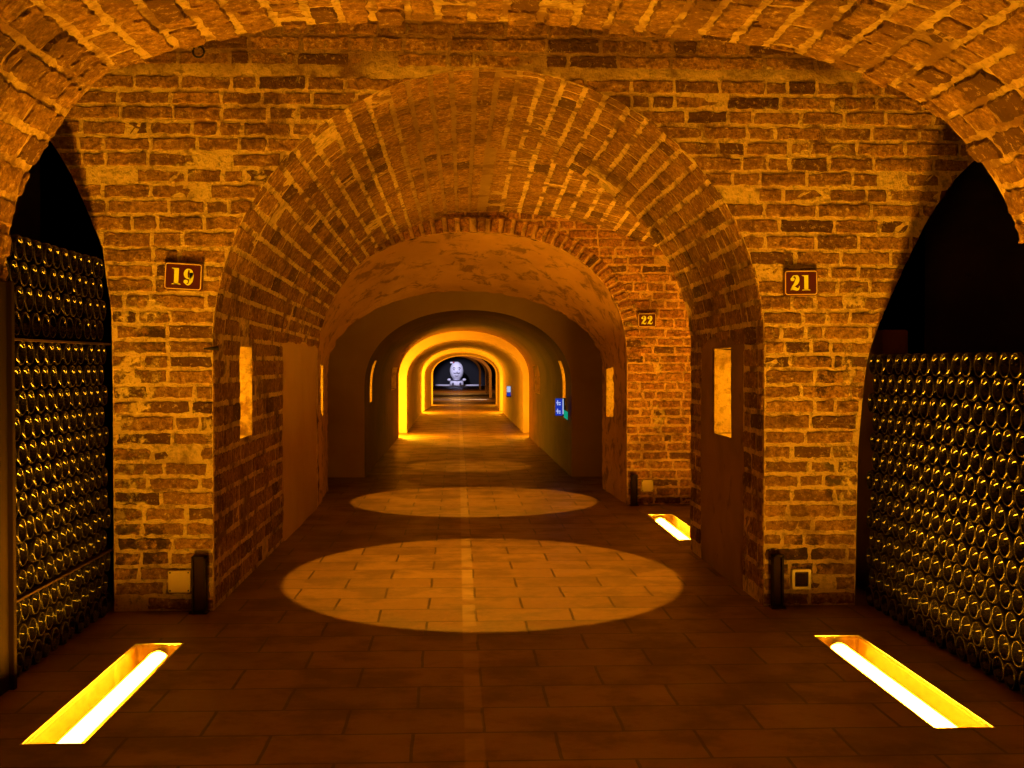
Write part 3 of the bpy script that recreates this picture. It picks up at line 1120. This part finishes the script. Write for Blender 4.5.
def digit(ch, ox, oz, w, h, y0, y1):
    mb = MB()
    T = lambda poly: [(ox + x * w, oz + z * h) for x, z in poly]
    if ch == '1':
        mb.prism(T([(.30, 0), (.70, 0), (.70, 1), (.30, 1)]), y0, y1)
        mb.prism(T([(.10, 0), (.90, 0), (.90, .045), (.70, .085), (.30, .085), (.10, .045)]), y0, y1)
        mb.prism(T([(.08, .955), (.08, 1), (.31, 1), (.31, .86), (.24, .93)]), y0, y1)
    if ch == '2':
        ribbon(mb, smooth_path([(.20, .80, .06), (.30, .93, .08), (.50, .965, .07), (.68, .88, .28), (.74, .72, .38), (.62, .53, .34),
                                (.42, .36, .22), (.20, .20, .13), (.07, .04, .08)]), y0, y1, w, h, ox, oz)
        mb.prism(T(disc(.25, .74, .20, .125)), y0, y1)
        ribbon(mb, smooth_path([(.05, .03, .05), (.22, .13, .17), (.45, .14, .22), (.68, .08, .18), (.86, .12, .12), (.93, .30, .05)]), y0, y1, w, h, ox, oz)
    if ch == '9':
        n = 28
        for k in range(n):
            a, b = 2 * PI * k / n, 2 * PI * (k + 1) / n
            q = [(.47 + .43 * math.cos(a), .68 + .32 * math.sin(a)), (.47 + .43 * math.cos(b), .68 + .32 * math.sin(b)),
                 (.49 + .10 * math.cos(b), .68 + .255 * math.sin(b)), (.49 + .10 * math.cos(a), .68 + .255 * math.sin(a))]
            mb.prism(T(q), y0, y1)
        ribbon(mb, smooth_path([(.74, .75, .33), (.76, .50, .34), (.70, .26, .30), (.56, .07, .14), (.38, .02, .06), (.22, .10, .06)]), y0, y1, w, h, ox, oz)
        mb.prism(T(disc(.25, .20, .19, .125)), y0, y1)
    return mb

def rrect(w, h, r, n=5):
    out = []
    for cx, cz, a0 in ((w / 2 - r, h / 2 - r, 0), (-w / 2 + r, h / 2 - r, PI / 2), (-w / 2 + r, -h / 2 + r, PI), (w / 2 - r, -h / 2 + r, 1.5 * PI)):
        for k in range(n + 1):
            a = a0 + PI / 2 * k / n
            out.append((cx + r * math.cos(a), cz + r * math.sin(a)))
    return out

def number_sign(text, x, y, z, w, h, tilt, label):
    t = thing('number_sign', label, 'sign', (x, y, z), 'number plates on the piers')
    t.rotation_euler = (0, tilt, 0)
    mb = MB()
    mb.prism(rrect(w, h, .008), -.006, .014)
    part(mb, 'plate', M['sign_red'], t, label='dark oxblood enamel plate')
    mb = MB()
    o, i = rrect(w * .96, h * .94, .010), rrect(w * .96 - .0075, h * .94 - .0075, .008)
    n = len(o)
    for k in range(n):
        j = (k + 1) % n
        mb.prism([o[k], o[j], i[j], i[k]], -.0085, -.005)
    part(mb, 'border', M['sign_border'], t, label='thin cream border line')
    dw, dh = h * .40, h * .60
    gapx = h * .04
    for q, ch in enumerate(text):
        mb = digit(ch, -dw - gapx / 2 + q * (dw + gapx) - h * .02, -dh / 2, dw, dh, -.0085, -.005)
        part(mb, 'digit', M['sign_yellow'], t, label='yellow numeral ' + ch)
    for sx in (-1, 1):
        mb = MB()
        mb.lathe([(.0001, -.009), (.002, -.0085), (.003, -.006)], 8, 'Y', ofs=(sx * w * .44, 0, h * .40))
        part(mb, 'screw', M['black_iron'], t)
number_sign('19', -1.092, Y1 - .020, 1.340, .150, .110, .055, 'dark red enamel plate numbered 19 on the left brick pier')
number_sign('21', 1.395, Y1 - .020, 1.322, .138, .104, -.012, 'dark red enamel plate numbered 21 on the right brick pier')
number_sign('22', 1.318, Y2 - .020, 1.292, .128, .098, -.01, 'dark red enamel plate numbered 22 on the farther pier')

# ------------------------------------------------------------------ low wall fittings
def cover_plate(x, y, z, s, label):
    t = thing('cover_plate', label, 'cover plate', (x, y, z))
    mb = MB()
    mb.prism(rrect(s, s, s * .07), -.010, .012)
    bevel(part(mb, 'plate', M['plate_tan'], t), .002)
    for sx in (-1, 1):
        for sz in (-1, 1):
            mb = MB()
            mb.lathe([(.0001, -.0125), (.003, -.012), (.004, -.0095)], 8, 'Y', ofs=(sx * s * .41, 0, sz * s * .41))
            part(mb, 'screw', M['black_iron'], t)
cover_plate(-1.114, Y1 - .016, .122, .088, 'square tan cover plate low on the left pier under plate 19')
cover_plate(1.322, Y2 - .016, .135, .082, 'square pale cover plate low on the pier numbered 22')
t = thing('wall_socket', 'square socket with white frame and dark centre low on the right pier', 'socket', (1.402, Y1 - .018, .112))
mb = MB()
o, i = rrect(.078, .082, .006), rrect(.056, .060, .004)
for k in range(len(o)):
    j = (k + 1) % len(o)
    mb.prism([o[k], o[j], i[j], i[k]], -.012, .014)
part(mb, 'frame', M['socket_white'], t)
mb = MB()
mb.prism(rrect(.056, .060, .004), -.004, .012)
part(mb, 'faceplate', M['socket_dark'], t)
mb = MB()
mb.lathe([(.0001, -.008), (.019, -.008), (.022, -.0035)], 24, 'Y')
part(mb, 'well', M['socket_dark'], t)
mb = MB()
mb.box((.002, -.0115, -.012), (.014, -.0075, 0))
part(mb, 'pin_cover', M['post_inner'], t)

def channel_post(x, y, w, h, label):
    t = thing('channel_post', label, 'post', (x, y, 0), 'short metal posts against the piers')
    d = .05
    mb = MB()
    tk = .007
    mb.box((-w / 2, -d, 0), (-w / 2 + tk, 0, h))
    mb.box((w / 2 - tk, -d, 0), (w / 2, 0, h))
    mb.box((-w / 2, -d, h - .008), (w / 2, 0, h))
    part(mb, 'channel', M['post_metal'], t)
    mb = MB()
    mb.box((-w / 2 + tk, -.028, .004), (w / 2 - tk, 0, h - .008))
    part(mb, 'inner_face', M['post_inner'], t)
    mb = MB()
    mb.box((-w / 2 - .008, -d - .008, 0), (w / 2 + .008, 0, .006))
    part(mb, 'base_plate', M['post_metal'], t)
channel_post(-1.030, Y1 - .016, .054, .226, 'short dark metal post at the foot of the left pier')
channel_post(1.298, Y1 - .016, .042, .216, 'short dark metal post at the foot of the right pier')
channel_post(1.226, Y2 - .02, .042, .215, 'short dark metal post at the foot of the pier numbered 22')

# ------------------------------------------------------------------ lit signs in the tunnel
t = thing('direction_sign', 'blue glowing sign with two white pictograms on the right tunnel wall', 'sign', (.928, 10.97, .60))
mb = MB()
mb.box((-.055, -.02, -.085), (.038, .02, .075))
part(mb, 'case', M['black_iron'], t)
mb = MB()
mb.box((-.052, -.026, -.082), (.010, -.019, .072))
part(mb, 'panel', M['sign_blue'], t)
mb = MB()
for cz in (.033, -.043):
    mb.box((-.037, -.029, cz - .022), (-.029, -.0255, cz + .022))
    mb.box((-.045, -.029, cz - .004), (-.006, -.0255, cz + .006))
    mb.prism([(-.022, cz - .022), (-.004, cz - .02), (-.006, cz - .012), (-.024, cz - .01)], -.029, -.0255)
part(mb, 'pictogram', M['sign_white'], t)
mb = MB()
mb.box((.012, -.026, -.070), (.022, -.019, .070))
part(mb, 'edge_light', M['sign_white'], t, label='white glowing edge strip')
mb = MB()
mb.prism([(.024, -.10), (.062, -.125), (.062, -.05), (.024, -.03)], -.026, -.012)
part(mb, 'lower_panel', M['sign_green'], t, label='small green glowing panel')
t = thing('information_sign', 'small white and blue glowing sign farther along the right tunnel wall', 'sign', (.855, 20.6, .50))
mb = MB()
mb.box((-.036, -.02, -.095), (.036, .02, .095))
part(mb, 'case', M['black_iron'], t)
mb = MB()
mb.box((-.032, -.026, -.01), (.032, -.019, .09))
part(mb, 'upper_panel', M['sign_white'], t)
mb = MB()
mb.box((-.032, -.026, -.075), (.032, -.019, -.016))
part(mb, 'lower_panel', M['sign_blue'], t)

# ------------------------------------------------------------------ iron fittings
mb = MB()
mb.tube([(.017 * math.cos(a), 0, .017 * math.sin(a)) for a in np.linspace(0, 2 * PI, 24, endpoint=False)], .0032, 8, closed=True)
ring = thing('iron_ring', 'small iron ring hanging at the edge of the near vault', 'ring', (-.80, 3.825, 1.958))
part(mb, 'ring', M['black_iron'], ring, True)
mb = MB()
mb.tube([(0, -.03, .06), (0, 0, .019), (0, .005, .014)], .004, 8)
part(mb, 'staple', M['black_iron'], ring, True)
mb = MB()
mb.tube([(-1.012, Y1 - .03, 1.052), (-.96, Y1 + .0, 1.056)], [.003, .009], 8)
tag(mb.build('iron_spike', M['black_iron']), 'small iron spike at the edge of the left pier', 'spike')

# ------------------------------------------------------------------ white bust at the far end
st = thing('bust_sculpture', 'white spotlit sculpture with a huge oval head at the far end', 'sculpture', (0, 0, 0))
st.location = (-.055, 50.4, 0)
def ellipsoid(c, r, n=18, m=26):
    mb = MB()
    prof = [(max(1e-4, math.sin(PI * k / n)), -math.cos(PI * k / n)) for k in range(n + 1)]
    vs, fs = [], []
    for (rr, h) in prof:
        for k in range(m):
            a = 2 * PI * k / m
            vs.append((c[0] + r[0] * rr * math.cos(a), c[1] + r[1] * rr * math.sin(a), c[2] + r[2] * h))
    for i in range(n):
        for k in range(m):
            fs.append((i * m + k, i * m + (k + 1) % m, (i + 1) * m + (k + 1) % m, (i + 1) * m + k))
    mb.add(vs, fs)
    return mb
part(ellipsoid((0, 0, .63), (.285, .24, .385)), 'head', M['statue'], st, True)
mb = MB()
for sx in (-1, 1):
    mb.tube([(sx * .17, -.205, .745), (sx * .11, -.228, .765), (sx * .04, -.232, .745)], [.008, .014, .008], 8)
part(mb, 'brow', M['statue_dark'], st, True)
for sx in (-1, 1):
    part(ellipsoid((sx * .105, -.218, .685), (.034, .018, .022), 8, 12), 'eye', M['statue_dark'], st, True)
part(ellipsoid((0, -.245, .61), (.036, .045, .065), 10, 14), 'nose', M['statue'], st, True)
mb = MB()
mb.tube([(-.16, -.19, .56), (-.09, -.228, .535), (0, -.24, .55), (.09, -.228, .535), (.16, -.19, .56)], [.006, .018, .014, .018, .006], 8)
part(mb, 'moustache', M['statue_dark'], st, True)
mb = MB()
mb.tube([(-.08, -.21, .44), (0, -.225, .425), (.08, -.21, .44)], [.006, .010, .006], 8)
part(mb, 'mouth', M['statue_dark'], st, True)
mb = MB()
mb.lathe([(.05, .02), (.27, .02), (.30, .06), (.28, .17), (.24, .24), (.16, .27), (.05, .28)], 26, sy=.75)
part(mb, 'body', M['statue'], st, True)
mb = MB()
mb.tube([(.245 * math.cos(a), .19 * math.sin(a), .285 + .05 * math.sin(a)) for a in np.linspace(0, 2 * PI, 30, endpoint=False)], .022, 8, closed=True)
part(mb, 'collar', M['statue_dark'], st, True)
for sx in (-1, 1):
    part(ellipsoid((sx * .31, -.02, .265), (.085, .09, .060), 10, 14), 'shoulder', M['statue'], st, True)
    part(ellipsoid((sx * .15, -.225, .105), (.042, .03, .05), 8, 12), 'button', M['statue_dark'], st, True)
mb = ellipsoid((-.205, -.08, .975), (.075, .05, .045), 8, 12)
part(mb, 'bow', M['statue'], st, True)
mb = ellipsoid((-.125, -.10, .985), (.03, .04, .035), 8, 12)
part(mb, 'ribbon', M['statue_red'], st, True)

# ------------------------------------------------------------------ lights
WARM = (1.0, .46, .035)
def light(name, kind, loc, energy, color=WARM, rot=(0, 0, 0), **kw):
    d = bpy.data.lights.new(name, kind)
    d.energy = energy
    d.color = color
    for k, v in kw.items():
        setattr(d, k, v)
    o = bpy.data.objects.new(name, d)
    o.location = loc
    o.rotation_euler = rot
    C.objects.link(o)
    return o
def pool(y, z, half_x, half_y, e):
    o = light('downlight', 'SPOT', (.115, y, z), e, (1, .40, .015), spot_size=2 * math.atan(half_x / z), spot_blend=.06, shadow_soft_size=.012)
    o.scale = (1, half_y / half_x, 1)
pool(5.70, 2.12, .93, 1.22, 350)
pool(8.80, 1.72, .90, .97, 195)
pool(11.75, 1.38, .60, .68, 60)
pool(15.0, 1.36, .55, .62, 60)
pool(18.7, 1.26, .55, .70, 40)
pool(22.3, 1.2, .55, .60, 40)
# small lamps inside the wall slits, tucked behind the near jamb
for (P, h, sgn, e) in ((P1, HOLE_L, -1, 1.3), (P1, HOLE_R, 1, 1.3), (P2, HOLE_L2, -1, 1.0), (P2, HOLE_R2, 1, 1.0),
                       (P3, H3[0], -1, .9), (P3, H3[1], -1, .8), (P3, H3[2], 1, .9), (P3, H3[3], 1, .8)):
    c = P(np.array(h[0] + .04), np.array((h[2] + h[3]) / 2))
    light('slit_lamp', 'POINT', (c[0] + sgn * .14, c[1], c[2]), e * 5.2, (1, .47, .012), shadow_soft_size=.02)
# lamps in the deeper bays, set at the sides out of sight
for (y0, hx, el, er) in ((16.34, .915, 210, 36), (24.14, .845, 170, 80), (28.2, .86, 80, 25)):
    for sgn, e in ((-1, el), (1, er)):
        light('bay_lamp', 'POINT', (.08 + sgn * hx, y0, .38), e, (1, .43, .008), shadow_soft_size=.03)
# end hall: cold spotlight on the bust, warm light on the ribs, pale daylight across the floor
light('bust_spotlight', 'SPOT', (-.3, 47.6, 1.75), 440, (.72, .68, 1.0), (math.radians(68), 0, math.radians(-5)), spot_size=math.radians(30), spot_blend=.5, shadow_soft_size=.05)
light('hall_side_light', 'SPOT', (1.35, 32.6, .55), 420, (.9, .88, 1.0), (0, math.radians(68), 0), spot_size=math.radians(50), spot_blend=.4, shadow_soft_size=.05)
light('hall_warm_light', 'AREA', (-.2, 30.6, 1.7), 75, (1, .34, .04), (math.radians(74), 0, math.radians(-6)), size=.3)
light('hall_floor_light', 'AREA', (0, 41.0, 1.9), 60, (1, .38, .06), (0, 0, 0), size=.6)

# ------------------------------------------------------------------ world, camera, view
w = bpy.data.worlds.new('cellar_dark')
w.use_nodes = True
w.node_tree.nodes['Background'].inputs[0].default_value = (.02, .01, .003, 1)
w.node_tree.nodes['Background'].inputs[1].default_value = .0
sc.world = w
cam = bpy.data.cameras.new('camera')
F = 1220.0
cam.sensor_fit = 'HORIZONTAL'
cam.sensor_width = 36
cam.lens = 36 * F / 1024
cam.clip_start = .05
cam.clip_end = 200
co = bpy.data.objects.new('camera', cam)
C.objects.link(co)
co.location = (0, 0, 1.0)
co.rotation_euler = (math.radians(90) - math.atan(22 / F), 0, -math.atan(54 / F))
sc.camera = co
sc.view_settings.view_transform = 'Standard'
sc.view_settings.look = 'None'
sc.view_settings.gamma = 1
sc.view_settings.use_curve_mapping = False
sc.view_settings.exposure = 0.0
sc.cycles.max_bounces = 7
sc.cycles.diffuse_bounces = 3
sc.cycles.glossy_bounces = 3
sc.cycles.transparent_max_bounces = 6
sc.cycles.caustics_reflective = False
sc.cycles.caustics_refractive = False
sc.cycles.sample_clamp_indirect = 4
sc.cycles.use_denoising = True
